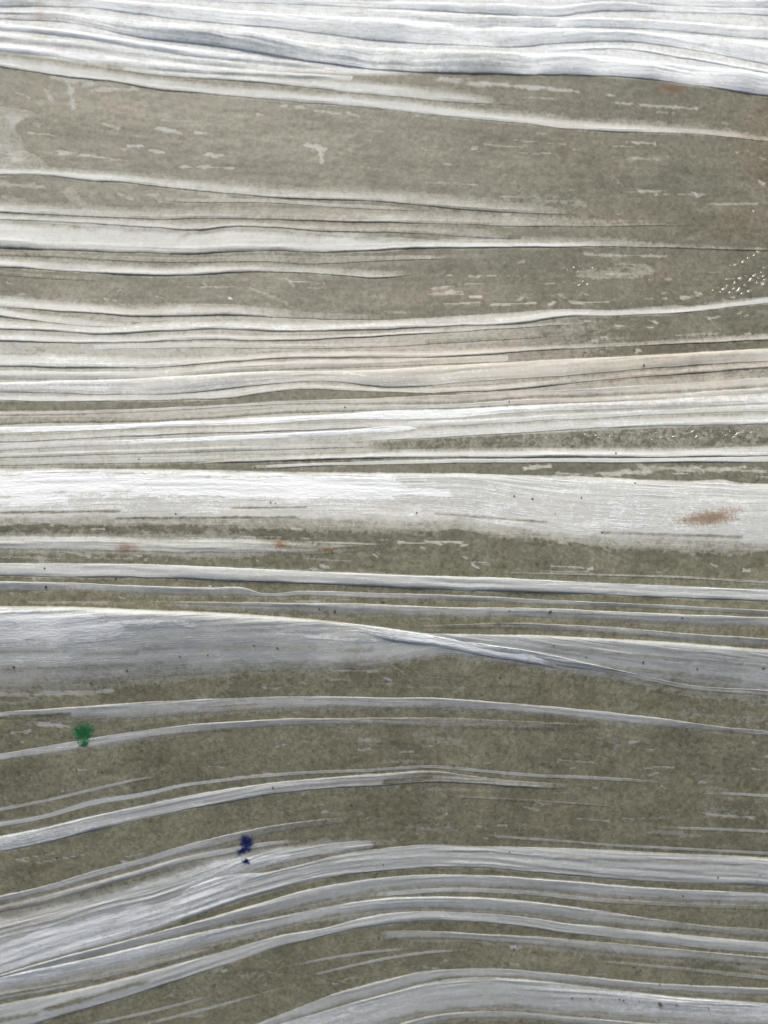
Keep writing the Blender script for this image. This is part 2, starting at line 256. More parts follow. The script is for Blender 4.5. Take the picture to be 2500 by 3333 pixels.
FOLD_STROKES = [  # bright or damp streaks with ragged edges on the folds themselves
 (0,1046,300,1050,24,1.08),(300,1050,640,1052,26,1.08),(640,1054,850,1056,24,1.08),(860,1064,965,1066,9,1.08),(0,1085,140,1082,8,1.05),
 (0,1108,260,1105,3,-.35),(250,1120,640,1118,3,-.35),(500,1098,660,1096,2.5,-.4),(940,1110,1180,1128,3,-.45),(1300,1150,1600,1160,4,-.45),
 (0,1338,200,1344,15,1.12),(0,1374,260,1366,14,1.12),(210,1340,420,1352,6,1.02),(0,1408,300,1412,4,-.55),(300,1400,800,1402,7,-.62),
 (0,1448,400,1436,9,-.55),(600,1372,820,1386,2.5,1.0),(1180,1402,1600,1436,6,-.6),(1300,1440,1600,1470,6,-.55),(0,1552,150,1546,5,-.2),
 (60,1558,170,1552,4,-.3),(430,1528,560,1522,3,-.5),(0,2150,200,2118,3,-.4),
 (100,2180,320,2120,5,-.4),(0,2205,80,2190,6,-.45),(830,1690,930,1680,5,-.2),(460,1870,620,1850,8,1.0),(1200,1852,1600,1868,3,-.55),
]
def stroke_on(x, y, d, stk):
    x0, y0, x1, y1, hw, dr = stk
    near = (x > min(x0, x1) - 3 * hw) & (x < max(x0, x1) + 3 * hw) & (y > min(y0, y1) - 3 * hw) & (y < max(y0, y1) + 3 * hw)
    if x0 <= 0: near |= (x <= 0) & (y > y0 - 2 * hw) & (y < y0 + 2 * hw)
    if not near.any():
        return d
    px, py = np.maximum(x[near], x0 if x0 <= 0 else -1e9), y[near]
    L2 = max((x1 - x0) ** 2 + (y1 - y0) ** 2, 1e-6)
    t = np.clip(((px - x0) * (x1 - x0) + (py - y0) * (y1 - y0)) / L2, 0, 1)
    r = np.hypot(px - x0 - t * (x1 - x0), py - y0 - t * (y1 - y0)) / hw
    r = r + .7 * noise2(px * .03, py * .12) + .5 * noise2(px * .12, py * .3)
    k = 1 - sm(.35, 1.35, r)
    if dr > 0: d[near] = np.where(d[near] > .3, d[near] * (1 - k) + dr * k, d[near])
    else: d[near] = np.where(d[near] > .05, d[near] * (1 - k) + (-dr) * k, d[near])
    return d
STROKES = [(a, b, c, d, e * 1.25, min(.62, f * 1.05)) if b < 450 else (a, b, c, d, e, f) for a, b, c, d, e, f in STROKES]
def stroke_max(x, y, base):
    d = base
    for x0, y0, x1, y1, hw, dr in STROKES:
        near = (x > min(x0, x1) - 3 * hw) & (x < max(x0, x1) + 3 * hw) & (y > min(y0, y1) - 3 * hw) & (y < max(y0, y1) + 3 * hw)
        if not near.any():
            continue
        px, py = x[near], y[near]
        L2 = max((x1 - x0) ** 2 + (y1 - y0) ** 2, 1e-6)
        t = np.clip(((px - x0) * (x1 - x0) + (py - y0) * (y1 - y0)) / L2, 0, 1)
        r = np.hypot(px - x0 - t * (x1 - x0), py - y0 - t * (y1 - y0))
        r = r / hw + 1.1 * noise2(px * 0.045, py * 0.13) + 0.9 * noise2(px * 0.15, py * 0.33)
        v = dr * (1 - sm(0.35, 1.35, r))
        d[near] = np.maximum(d[near], v)
    return d
def brown_at(x, y):
    b = np.zeros_like(x)
    for cx, cy, rx, ry, s in BROWN:
        b = np.maximum(b, s * np.exp(-(((x - cx) / rx) ** 2 + ((y - cy) / ry) ** 2)))
    return b
def soak_at(x, y):
    return sm(1120, 1330, y + 40 * noise2(x * .004, y * .01))
# flow lines so the grain runs along the pleats
guides = [f for f in FOLDS if f[2][0][0] <= 0 and f[2][-1][0] >= 1659]
guides = [f for f in guides if -60 < f[2][0][1] < 2300]
_gx = np.linspace(X0 - 80, X1 + 80, 240)
_G = np.array([hermite([p[0] for p in f[2]], [.5 * (p[1] + p[2]) for p in f[2]], _gx) for f in guides])
_G = _G[np.argsort(_G.mean(1))]
_G = np.maximum.accumulate(_G, axis=0) + np.arange(len(_G))[:, None] * 0.01
_Gv = _G.mean(1)
def flow_v(x, y):
    out = np.empty_like(y)
    fx_ = np.clip((x - _gx[0]) / (_gx[1] - _gx[0]), 0, len(_gx) - 1.001)
    ix = fx_.astype(int); fr = fx_ - ix
    def col_v(c, yy):
        v = np.interp(yy, c, _Gv)
        v = np.where(yy < c[0], _Gv[0] + yy - c[0], v)
        return np.where(yy > c[-1], _Gv[-1] + yy - c[-1], v)
    order = np.argsort(ix, kind='stable')
    bounds = np.searchsorted(ix[order], np.arange(len(_gx) + 1))
    for i in range(len(_gx) - 1):
        m = order[bounds[i]:bounds[i + 1]]
        if len(m):
            out[m] = col_v(_G[:, i], y[m]) * (1 - fr[m]) + col_v(_G[:, i + 1], y[m]) * fr[m]
    return out

# faint film streaks and scraps scattered through the wet areas, running along the pleats
_r = random.Random(21)
for x0_, x1_, y0_, y1_, cnt in ((0,1659,205,360,38),(900,1659,300,480,26),(0,1659,590,660,26),(900,1659,560,660,22),(600,1659,1150,1235,34),(0,700,1135,1212,34),
        (300,1659,1440,1500,22),(0,1659,1590,1680,22),(700,1659,1590,1830,36),(0,500,1850,1880,12),(0,760,1700,1800,16),(350,830,2090,2200,16),(900,1659,2040,2110,16),
        (0,900,1262,1306,18),(900,1659,1010,1040,12),(1000,1659,640,760,30)):
    for _ in range(cnt):
        xa = _r.uniform(x0_, x1_); ya = _r.uniform(y0_, y1_)
        L = _r.choice((5, 7, 10, 14, 22, 40, 80)) * _r.uniform(.7, 1.4)
        q = flow_v(np.array([xa, xa + 20, xa]), np.array([ya, ya, ya + 6.]))
        sl = -((q[1] - q[0]) / 20) / max((q[2] - q[0]) / 6, .2)
        if L < 18: sl += _r.uniform(-.5, .5)
        STROKES.append((xa, ya, xa + L, ya + max(-.6, min(.6, sl)) * L, _r.uniform(1.6, 3.2) if L > 20 else _r.uniform(2.2, 5.5), _r.uniform(.34, .66)))

# ------------------------------------------------------------------ materials
def mat_new(name):
    m = bpy.data.materials.new(name)
    m.use_nodes = True
    nt = m.node_tree
    return m, nt, nt.nodes['Principled BSDF']
class N:
    def __init__(s, nt): s.nt = nt
    def node(s, t, **kw):
        n = s.nt.nodes.new(t)
        for k, v in kw.items(): setattr(n, k, v)
        return n
    def put(s, sock, v):
        if isinstance(v, bpy.types.NodeSocket): s.nt.links.new(v, sock)
        else: sock.default_value = v
    def math(s, op, a, b=0.0, clamp=False):
        n = s.node('ShaderNodeMath', operation=op, use_clamp=clamp)
        s.put(n.inputs[0], a); s.put(n.inputs[1], b)
        return n.outputs[0]
    def noise(s, vec, scale, detail=3, rough=.55, dist=0):
        n = s.node('ShaderNodeTexNoise')
        s.put(n.inputs['Vector'], vec)
        n.inputs['Scale'].default_value = scale; n.inputs['Detail'].default_value = detail
        n.inputs['Roughness'].default_value = rough; n.inputs['Distortion'].default_value = dist
        return n.outputs['Fac']
    def mapping(s, vec, scale, loc=(0, 0, 0)):
        n = s.node('ShaderNodeMapping')
        s.put(n.inputs['Vector'], vec); n.inputs['Scale'].default_value = scale; n.inputs['Location'].default_value = loc
        return n.outputs[0]
    def mix(s, f, a, b, mode='MIX'):
        n = s.node('ShaderNodeMix', data_type='RGBA', blend_type=mode)
        s.put(n.inputs[0], f); s.put(n.inputs[6], a); s.put(n.inputs[7], b)
        return n.outputs[2]
    def ramp(s, f, stops):
        n = s.node('ShaderNodeValToRGB')
        el = n.color_ramp.elements
        while len(el) < len(stops): el.new(0.5)
        for e, (p, c) in zip(el, stops):
            e.position = p; e.color = c if len(c) == 4 else (*c, 1)
        s.put(n.inputs[0], f)
        return n.outputs[0]
    def attr(s, name):
        return s.node('ShaderNodeAttribute', attribute_name=name).outputs['Fac']

def paper_material():
    m, nt, P = mat_new('pleated_paper')
    n = N(nt)
    uv = n.node('ShaderNodeUVMap', uv_map='grain').outputs[0]         # millimetres along / across the pleats
    geo = n.node('ShaderNodeNewGeometry').outputs['Position']
    dry, brown, soak = n.attr('dry'), n.attr('brown'), n.attr('soak')
    streak = n.noise(n.mapping(uv, (.018, .9, 1)), 1.0, 4, .65)
    streak2 = n.noise(n.mapping(uv, (.06, 2.6, 1), (3, 7, 0)), 1.0, 3, .6)
    mott = n.noise(geo, 430, 4, .68, .7)                               # fibres, about 1.5 mm
    clump = n.noise(geo, 95, 4, .62, .8)
    big = n.noise(geo, 26, 4, .6, .5)
    fine = n.noise(geo, 1900, 2, .6)
    dk = n.math('ADD', n.math('MULTIPLY', dry, 1.1), .12, True)
    d = n.math('ADD', dry, n.math('MULTIPLY', n.math('MULTIPLY', n.math('SUBTRACT', streak, .5), .36), dk))
    d = n.math('ADD', d, n.math('MULTIPLY', n.math('MULTIPLY', n.math('SUBTRACT', streak2, .5), .22), dk))
    d = n.math('ADD', d, n.math('MULTIPLY', n.math('SUBTRACT', mott, .5), .46))
    d = n.math('ADD', d, n.math('MULTIPLY', n.math('SUBTRACT', clump, .5), .28))
    d = n.math('ADD', d, n.math('MULTIPLY', n.math('SUBTRACT', big, .5), .2), True)
    wetc = n.mix(soak, (.100, .109, .085, 1), (.172, .177, .126, 1))
    wetc = n.mix(n.math('MULTIPLY', brown, .4), wetc, (.112, .096, .066, 1))
    tone = n.ramp(mott, [(.28, (.50, .50, .48)), (.72, (1.50, 1.50, 1.52))])
    wetc = n.mix(.9, wetc, tone, 'MULTIPLY')
    tone2 = n.ramp(clump, [(.3, (.80, .80, .77)), (.7, (1.2, 1.2, 1.21))])
    wetc = n.mix(.9, wetc, tone2, 'MULTIPLY')
    tone3 = n.ramp(big, [(.32, (.80, .80, .77)), (.5, (1, 1, 1)), (.68, (1.18, 1.17, 1.18))])
    wetc = n.mix(.9, wetc, tone3, 'MULTIPLY')
    damp = n.mix(brown, (.35, .372, .335, 1), (.33, .32, .28, 1))
    f1 = n.ramp(d, [(.265, (0, 0, 0)), (.56, (1, 1, 1))])
    f2 = n.ramp(d, [(.50, (0, 0, 0)), (.78, (1, 1, 1))])
    f3 = n.ramp(d, [(.84, (0, 0, 0)), (1.0, (1, 1, 1))])
    c = n.mix(f1, wetc, damp)
    c = n.mix(f2, c, n.mix(n.math('MULTIPLY', brown, 1.0, True), (.545, .602, .60, 1), (.55, .525, .44, 1)))
    c = n.mix(f3, c, (.745, .825, .86, 1))
    # faint yellowing here and there
    yel = n.ramp(n.noise(geo, 45, 3, .6), [(.60, (0, 0, 0)), (.80, (.10, .10, .10))])
    c = n.mix(yel, c, (.62, .55, .38, 1))
    # fine grime specks
    sp = n.ramp(n.noise(geo, 900, 1, .5), [(.755, (0, 0, 0)), (.80, (.55, .55, .55))])
    sp2 = n.math('MULTIPLY', sp, n.ramp(n.noise(geo, 35, 2, .5), [(.45, (0, 0, 0)), (.65, (1, 1, 1))]))
    c = n.mix(sp2, c, (.12, .12, .09, 1))
    nt.links.new(c, P.inputs['Base Color'])
    ro = n.ramp(f1, [(0, (.42,) * 3), (1, (.78,) * 3)])
    nt.links.new(ro, P.inputs['Roughness'])
    P.inputs['Specular IOR Level'].default_value = .28
    # relief: crepe across the grain, streaky creases, fibres
    crepe = n.noise(n.mapping(uv, (.24, .78, 1)), 1.0, 3, .55, .6)
    hsum = n.math('ADD', n.math('MULTIPLY', streak2, .38), n.math('MULTIPLY', crepe, n.math('ADD', n.math('MULTIPLY', f3, .9), .2)))
    hsum = n.math('MULTIPLY', hsum, n.math('ADD', n.math('MULTIPLY', f1, .88), .12))
    hsum = n.math('ADD', hsum, n.math('MULTIPLY', mott, .35))
    hsum = n.math('ADD', hsum, n.math('MULTIPLY', fine, .10))
    bp = n.node('ShaderNodeBump')
    bp.inputs['Strength'].default_value = .5
    bp.inputs['Distance'].default_value = .0007
    nt.links.new(hsum, bp.inputs['Height'])
    nt.links.new(bp.outputs[0], P.inputs['Normal'])
    # thin paper lets light through
    tl = n.node('ShaderNodeBsdfTranslucent')
    nt.links.new(c, tl.inputs['Color']); nt.links.new(bp.outputs[0], tl.inputs['Normal'])
    mx = n.node('ShaderNodeMixShader')
    n.put(mx.inputs[0], n.math('MULTIPLY', f1, .28))
    nt.links.new(P.outputs[0], mx.inputs[1]); nt.links.new(tl.outputs[0], mx.inputs[2])
    nt.links.new(mx.outputs[0], nt.nodes['Material Output'].inputs['Surface'])
    return m
PAPER = paper_material()

def mesh_grid(name, co, dry, brown, soak, uv, mat, parent):
    """co: (nu, nv, 3) grid -> one smooth mesh with the sheet's attributes"""
    nu, nv = co.shape[:2]
    me = bpy.data.meshes.new(name)
    idx = np.arange(nu * nv).reshape(nu, nv)
    q = np.stack([idx[:-1, :-1], idx[1:, :-1], idx[1:, 1:], idx[:-1, 1:]], -1).reshape(-1, 4)
    me.vertices.add(nu * nv)
    me.vertices.foreach_set('co', co.reshape(-1).astype(np.float32))
    me.loops.add(q.size)
    me.loops.foreach_set('vertex_index', q.reshape(-1).astype(np.int32))
    me.polygons.add(len(q))
    me.polygons.foreach_set('loop_start', np.arange(0, q.size, 4, dtype=np.int32))
    me.polygons.foreach_set('use_smooth', np.ones(len(q), bool))
    me.update(calc_edges=True)
    for an, v in (('dry', dry), ('brown', brown), ('soak', soak)):
        a = me.attributes.new(an, 'FLOAT', 'POINT')
        a.data.foreach_set('value', v.reshape(-1).astype(np.float32))
    ul = me.uv_layers.new(name='grain')
    ul.data.foreach_set('uv', uv.reshape(-1, 2)[q.reshape(-1)].reshape(-1).astype(np.float32))
    me.materials.append(mat)
    me.validate()
    o = bpy.data.objects.new(name, me)
    scene.collection.objects.link(o)
    o.parent = parent
    return o

# ------------------------------------------------------------------ the ground slab under the sheet
def build_ground():
    m, nt, P = mat_new('damp_ground')
    n = N(nt)
    geo = n.node('ShaderNodeNewGeometry').outputs['Position']
    c = n.mix(n.noise(geo, 60, 5, .6), (.13, .12, .085, 1), (.24, .22, .165, 1))
    nt.links.new(c, P.inputs['Base Color'])
    P.inputs['Roughness'].default_value = .7
    bp = n.node('ShaderNodeBump'); bp.inputs['Distance'].default_value = .002
    nt.links.new(n.noise(geo, 250, 5, .6), bp.inputs['Height']); nt.links.new(bp.outputs[0], P.inputs['Normal'])
    xs = np.linspace(-.9, .9, 60); ys = np.linspace(-.75, .75, 80)
    X, Y = np.meshgrid(xs, ys, indexing='ij')
    co = np.stack([X, Y, ground_z(X, Y) - .0030], -1)
    z = np.zeros_like(X)
    o = mesh_grid('ground', co, z, z, z, np.stack([X, Y], -1), m, None)
    o['kind'] = 'structure'
    return o
build_ground()

# ------------------------------------------------------------------ the sheet
sheet = bpy.data.objects.new('pleated_paper_sheet', None)
scene.collection.objects.link(sheet)
sheet['label'] = 'white pleated paper sheet with long folds, soaked beige where it clings to the ground'
sheet['category'] = 'paper sheet'

def base_lift(x, y, v):
    """low cockles of the clinging layer, metres"""
    return (0.0005 * noise2(x * .006, v * .02) + 0.00012 * noise2(x * .012 + 50, v * .09)
            + 0.00006 * noise2(x * .03, v * .2) + 0.00014 * noise2(x * .11 + 9, y * .11))

def build_base():
    xs = np.arange(X0, X1 + 1, 5.0); ys = np.arange(Y0, Y1 + 1, 3.4)
    x, y = np.meshgrid(xs, ys, indexing='ij')
    fx, fy = x.ravel(), y.ravel()
    v = flow_v(fx, fy)
    X, Y = lay(fx, fy)
    Z = ground_z(X, Y) + base_lift(fx, fy, v)
    dry = np.zeros_like(fx)
    # dry run at the far side of the sheet
    lim = hermite([0, 300, 600, 830, 1000, 1250, 1400, 1659], [118, 150, 160, 165, 158, 160, 168, 200], fx)
    dry = np.maximum(dry, .97 * (1 - sm(-10, 4, fy - lim)))
    # damp halo on the soft side of each fold
    dgrid = dry.reshape(x.shape)
    for k, (kind, hs, pts) in enumerate(FOLDS):
        px = [p[0] for p in pts]
        a = px[0] if px[0] > 0 else X0; b = px[-1] if px[-1] < 1659 else X1
        cols = np.where((xs >= a) & (xs <= b))[0]
        if not len(cols): continue
        uc = xs[cols]
        tt = hermite(px, [p[1] for p in pts], uc)[:, None]; bb = hermite(px, [p[2] for p in pts], uc)[:, None]
        dk = np.interp(uc, px, [p[3] for p in pts])
        if px[0] > 0: dk = dk * sm(0, 120, uc - a)
        if px[-1] < 1659: dk = dk * sm(0, 120, b - uc)
        lo, hi = max(0, int((tt.min() - 50 - Y0) / 3.4)), int((bb.max() + 50 - Y0) / 3.4) + 1
        yy = y[cols, lo:hi]
        va = 1 + 1.5 * noise2(uc[:, None] * .012 + 5 * k, yy * .05) + .9 * noise2(uc[:, None] * .05, yy * .2 + k)
        rs = np.clip(.45 * np.median(bb - tt), 5, 15)
        ru, rl = {'T': (3, rs), 'B': (rs, 3), 'F': (rs, rs), 'S': (4, 3), 'R': (3.5, 4)}[kind]
        ru = np.maximum(ru * va, 1.5); rl = np.maximum(rl * va, 1.5)
        e = np.maximum((tt - yy) / ru, (yy - bb) / rl)
        hv = (.42 if kind == 'T' and 1200 < pts[0][1] < 1800 else .62) * dk[:, None] * np.exp(-np.clip(e, 0, 9) ** 1.6)
        dgrid[cols, lo:hi] = np.maximum(dgrid[cols, lo:hi], hv)
    dry = dgrid.ravel()
    # half dry patch at the left border
    cur = hermite([180, 230, 232, 270, 325, 352, 380], [-40, 0, 22, 36, 64, 100, 110], fy)
    dry = np.maximum(dry, (.52 + .25 * noise2(fx * .03, fy * .05)) * (1 - sm(-6, 7, fx - cur + 14 * noise2(fx * .05, fy * .05))) * sm(222, 232, fy) * (1 - sm(366, 384, fy)))
    # half-dry run through the middle of the sheet
    mid = sm(640, 700, fy + .02 * fx) * (1 - sm(1000, 1030, fy + .03 * fx))
    dry = np.maximum(dry, .60 * mid * (1 - .75 * sm(900, 1500, fx) * (1 - sm(800, 860, fy + .045 * (fx - 900)))))
    # wet stripes inside it
    def wet(band, lo, hi, a):
        nonlocal dry
        xs_, t_, b_ = zip(*band)
        tt = hermite(xs_, t_, fx); bb = hermite(xs_, b_, fx)
        k = sm(-3, 2, fy - tt) * (1 - sm(-2, 3, fy - bb)) * sm(lo - 60, lo, fx) * (1 - sm(hi, hi + 60, fx))
        dry = dry * (1 - k) + a * k
    wet([(0,600,636),(400,604,652),(830,600,690),(1659,560,640)], -400, 2100, .04)
    wet([(0,868,886),(300,868,884),(500,862,872),(600,846,864),(750,843,862),(900,848,858)], -400, 950, .08)
    wet([(760,957,972),(1030,943,968),(1230,933,966),(1430,923,966),(1659,917,962)], 840, 2100, .30)
    wet([(800,1004,1020),(1030,1002,1022),(1230,1000,1028),(1659,1000,1044)], 860, 2100, .05)
    dry = stroke_max(fx, fy, dry)
    br = brown_at(fx, fy); so = soak_at(fx, fy)
    co = np.stack([X, Y, Z], -1).reshape(*x.shape, 3)
    uv = np.stack([fx * .25, v * .25], -1).reshape(*x.shape, 2)
    return mesh_grid('wet_layer', co, dry, br, so, uv, PAPER, sheet)
build_base()

def prof(kind):
    """cross-section from the lower edge (s=0) to the upper edge (s=1): s, height, dryness weight (lowered on tucked edges to tint their shade)"""
    if kind == 'T':
        s = [0, .06, .13, .21, .30, .40, .50, .59, .67, .74, .80, .85, .885, .91, .93, .95, .965, .978, .988, .995, 1.0]
        z = [-.05, .03, .09, .17, .27, .39, .52, .65, .77, .87, .95, .99, 1.0, .97, .91, .80, .66, .49, .31, .12, -.12]
        d = [.05, .45, .74, .88, .94, .97, .98, .99, 1, 1, 1, 1, 1, 1, 1, .95, .82, .68, .56, .48, .45]  # low values at the rolled edge paint its shadow olive
    elif kind == 'S':
        s = [.05, .02, 0, .01, .04, .09, .16, .24, .33, .42, .51, .59, .66, .72, .78, .83, .88, .92, .95, .975, .99, 1]
        z = [-.15, .02, .14, .23, .31, .40, .51, .62, .73, .83, .91, .97, 1.0, .99, .94, .86, .73, .57, .40, .22, .08, -.05]
        d = [0, .2, .7] + [1] * 16 + [.95, .7, .3]
    elif kind == 'B':
        s, z, d = prof('T')
        s = [a if a < .67 else .67 + (a - .67) * .62 if a < .885 else .803 + (a - .885) / .115 * .197 for a in s]
        return [1 - a for a in s][::-1], z[::-1], d[::-1]
    elif kind == 'R':
        s = [0, .008, .02, .035, .055, .08, .115, .16, .22, .30, .40, .50, .60, .70, .78, .84, .885, .92, .945, .965, .98, .992, 1.0]
        z = [-.15, .08, .24, .40, .54, .66, .77, .86, .92, .96, .985, 1.0, 1.0, .985, .96, .92, .86, .77, .66, .52, .36, .15, -.15]
        d = [.45, .5, .6, .75, .9] + [1] * 13 + [.9, .75, .6, .5, .45]  # both rolled edges coloured damp olive in place of plain shade
    else:
        s = list(np.linspace(0, 1, 20))
        z = [float(math.sin(math.pi * t) ** 1.3) - .04 for t in s]
        d = [float(sm(0, .2, np.array(t)) * (1 - sm(.8, 1, np.array(t)))) for t in s]
    return s, z, d

def build_fold(k, f):
    kind, hs, pts = f
    xs = [p[0] for p in pts]
    a = xs[0] if xs[0] > 0 else X0 + 6
    b = xs[-1] if xs[-1] < 1659 else X1 - 6
    u = np.arange(a, b + 4, 6.0)
    top = hermite(xs, [p[1] for p in pts], u)
    bot = hermite(xs, [p[2] for p in pts], u)
    dr = np.interp(u, xs, [p[3] for p in pts])
    ym = pts[0][1]
    if 340 < ym < 640: dr = np.minimum(dr * .9, .76)
    elif 640 <= ym < 860: dr = np.minimum(dr, .82 + .6 * np.clip(dr - .9, 0, 1))
    if ym > 1200: dr = np.minimum(dr, .80 + 1.6 * np.clip(dr - .88, 0, 1))
    w = np.maximum(bot - top, 3.0)
    wid = np.median(w)
    # hand-made unevenness of both edges
    top = top + (1.6 * noise1(u * .013 + 31 * k, k) + .9 * noise1(u * .05 + 17 * k, k + 1)) * min(1, wid / 14)
    bot = bot + (1.8 * noise1(u * .015 + 57 * k, k + 2) + 1.0 * noise1(u * .06 + 11 * k, k + 3)) * min(1, wid / 14)
    w = np.maximum(bot - top, 2.5)
    taper = np.ones_like(u)
    if xs[0] > 0: taper *= sm(0, 90, u - a) * .85 + .15 * sm(0, 14, u - a)
    if xs[-1] < 1659: taper *= sm(0, 90, b - u) * .85 + .15 * sm(0, 14, b - u)
    S, Zp, Dp = [np.array(t, float) for t in prof(kind)]
    rep = 4 if wid > 90 else 2 if wid > 34 else 1
    if rep > 1:
        q0 = np.arange(len(S)); q1 = np.linspace(0, len(S) - 1, rep * (len(S) - 1) + 1)
        S, Zp, Dp = [hermite(q0, t, q1) for t in (S, Zp, Dp)]
    s = S[None, :]
    x = np.broadcast_to(u[:, None], (len(u), len(S)))
    y = bot[:, None] + (top - bot)[:, None] * s
    h = np.clip(dr / .7, .2, 1) ** 1.5 * hs * np.minimum(.30 * w, 4 + .12 * w) * (.8 if pts[0][1] < 115 else .38 if pts[0][1] < 150 else .42 if pts[0][1] < 640 else .48 if pts[0][1] < 950 else .75 if pts[0][1] < 1500 else .42 if pts[0][1] < 1800 else .52) * taper * np.clip(.85 + 1.3 * noise1(u * .006 + 5 * k, k + 4) + .6 * noise1(u * .02 + 9 * k, k + 5), .15, 1.6)
    z = h[:, None] * Zp[None, :]
    # long secondary creases running along the fold
    vv = s * w[:, None]
    cre = 2.6 * noise2(u[:, None] * .005 + 13 * k, vv * .13 + 7 * k) + 1.7 * noise2(u[:, None] * .009 + 3 * k, vv * .32) + .8 * noise2(u[:, None] * .02 + 8 * k, vv * .7)
    amp = (np.clip(wid / 36, .12, 1.1) if wid < 90 else .6) * np.clip(Zp, 0, 1)[None, :]
    z = np.where(Zp[None, :] > .05, np.maximum(z + cre * amp * taper[:, None], .35 * z + .5 * np.minimum(1, 4 * np.clip(Zp, 0, 1))[None, :] * taper[:, None]), z)
    fx, fy = x.ravel().copy(), y.ravel()
    X, Y = lay(fx, fy)
    v = flow_v(fx, fy)
    G = ground_z(X, Y) + base_lift(fx, fy, v)
    Z = G + z.ravel() * U
    rag = (9 * noise2(u[:, None] * .02 + 3 * k, y * .06) + 7 * noise2(u[:, None] * .07, y * .22 + 5 * k) + 5 * noise2(u[:, None] * .2, y * .35)) / w[:, None]
    rag = np.clip(rag * np.clip((w[:, None] - 14) / 50, .05, 1), -.25, .25)
    Sd = np.linspace(0, 1, 41)
    if kind in 'TB':
        fw = (np.clip(20 / w, .30, .55) if kind == 'T' and 1200 < pts[0][1] < 1800 else np.clip(14 / w, .16, .5))[:, None]
        front = sm(.0, 1, ((S if kind == 'T' else 1 - S)[None, :] + rag - .03) / fw)
        Dk = np.where((Zp < .9)[None, :] & ((S < .8) if kind == 'T' else (S > .2))[None, :], front, Dp[None, :])
    elif kind == 'F':
        front = sm(.0, .16, np.minimum(S, 1 - S)[None, :] + rag - .04)
        Dk = front
    else:
        Dk = Dp[None, :] * np.ones_like(x)
    if kind in 'TB':
        soft = ((S < .8) if kind == 'T' else (S > .2))[None, :]
        lowv = .58 if kind == 'T' and 1200 < pts[0][1] < 1800 else .62
        Dk = np.where(soft, lowv + (1 - lowv) * Dk, Dk)
    elif kind == 'F':
        Dk = .64 + .36 * Dk
    dd = dr[:, None] * Dk
    if ym < 115: dd = np.maximum(dd, .88)
    elif not 690 < ym < 1000:
        if xs[0] > 0: dd = dd * (.5 + .5 * sm(0, 70, u - a + 40 * noise1(u * .1, k)))[:, None]
        if xs[-1] < 1659: dd = dd * (.5 + .5 * sm(0, 70, b - u + 40 * noise1(u * .1, k)))[:, None]
    dd = dd.ravel()
    for st_ in FOLD_STROKES:
        dd = stroke_on(fx, fy, dd, st_)
    br = brown_at(fx, fy); so = soak_at(fx, fy)
    co = np.stack([X, Y, Z], -1).reshape(*x.shape, 3)
    vv2 = (bot[:, None] + (top - bot)[:, None] * s)
    uv = np.stack([x * .25 + 40 * k, (vv + 31 * k) * .25], -1)
    return mesh_grid('fold', co, dd, br, so, uv, PAPER, sheet)

fold_objs = [build_fold(k, f) for k, f in enumerate(FOLDS)]
for fo, f in zip(fold_objs, FOLDS):
    if f[2][0][:2] == (0, 1011): fo['label'] = 'widest flat white fold across the middle'
    if f[2][0][:2] == (0, 1308): fo['label'] = 'broad grey-blue fold that narrows and twists to the right'
    if f[2][0][:2] == (0, 472): fo['label'] = 'broad pale fold in the upper third'
    if f[2][0][:2] == (0, 2022): fo['label'] = 'bright crinkled fold rising from the lower left'

# ------------------------------------------------------------------ small things lying on the sheet
bpy.context.view_layer.update()
_dg = bpy.context.evaluated_depsgraph_get()
def surface(x, y):
    """point and normal of the sheet's top surface at a layout position"""
    X, Y = lay(np.array([float(x)]), np.array([float(y)]))
    hit, p, nrm, *_ = scene.ray_cast(_dg, Vector((X[0], Y[0], .2)), Vector((0, 0, -1)))
    return p, nrm

def thing(o, label, cat, group=None):
    o['label'] = label; o['category'] = cat
    if group: o['group'] = group

# --- ink and rust stains: thin films in the paper, parts of the sheet
def stain_material(name, core, rim, dens, rag=.7):
    m, nt, P = mat_new(name)
    n = N(nt)
    geo = n.node('ShaderNodeNewGeometry').outputs['Position']
    e = n.attr('edge')
    nz = n.noise(geo, 900, 4, .65, .6)
    nz2 = n.noise(geo, 260, 3, .6)
    f = n.math('ADD', e, n.math('MULTIPLY', n.math('SUBTRACT', nz, .5), rag))
    f = n.math('ADD', f, n.math('MULTIPLY', n.math('SUBTRACT', nz2, .5), .5))
    a = n.ramp(f, [(.18, (0, 0, 0)), (.42, (dens * .55,) * 3), (.75, (dens,) * 3)])
    c = n.mix(n.ramp(f, [(.3, (0, 0, 0)), (.7, (1, 1, 1))]), rim, core)
    nt.links.new(c, P.inputs['Base Color'])
    nt.links.new(a, P.inputs['Alpha'])
    P.inputs['Roughness'].default_value = .7
    P.inputs['Specular IOR Level'].default_value = .2
    return m
GREEN = stain_material('green_ink', (.010, .10, .038, 1), (.05, .22, .10, 1), .95, 1.9)
BLUE = stain_material('blue_ink', (.006, .009, .07, 1), (.05, .07, .2, 1), .97, 1.5)
RUST = stain_material('rust', (.21, .135, .07, 1), (.42, .35, .25, 1), .58, 1.6)
PINK = stain_material('brown_tinge', (.19, .12, .085, 1), (.33, .26, .21, 1), .38, 1.3)

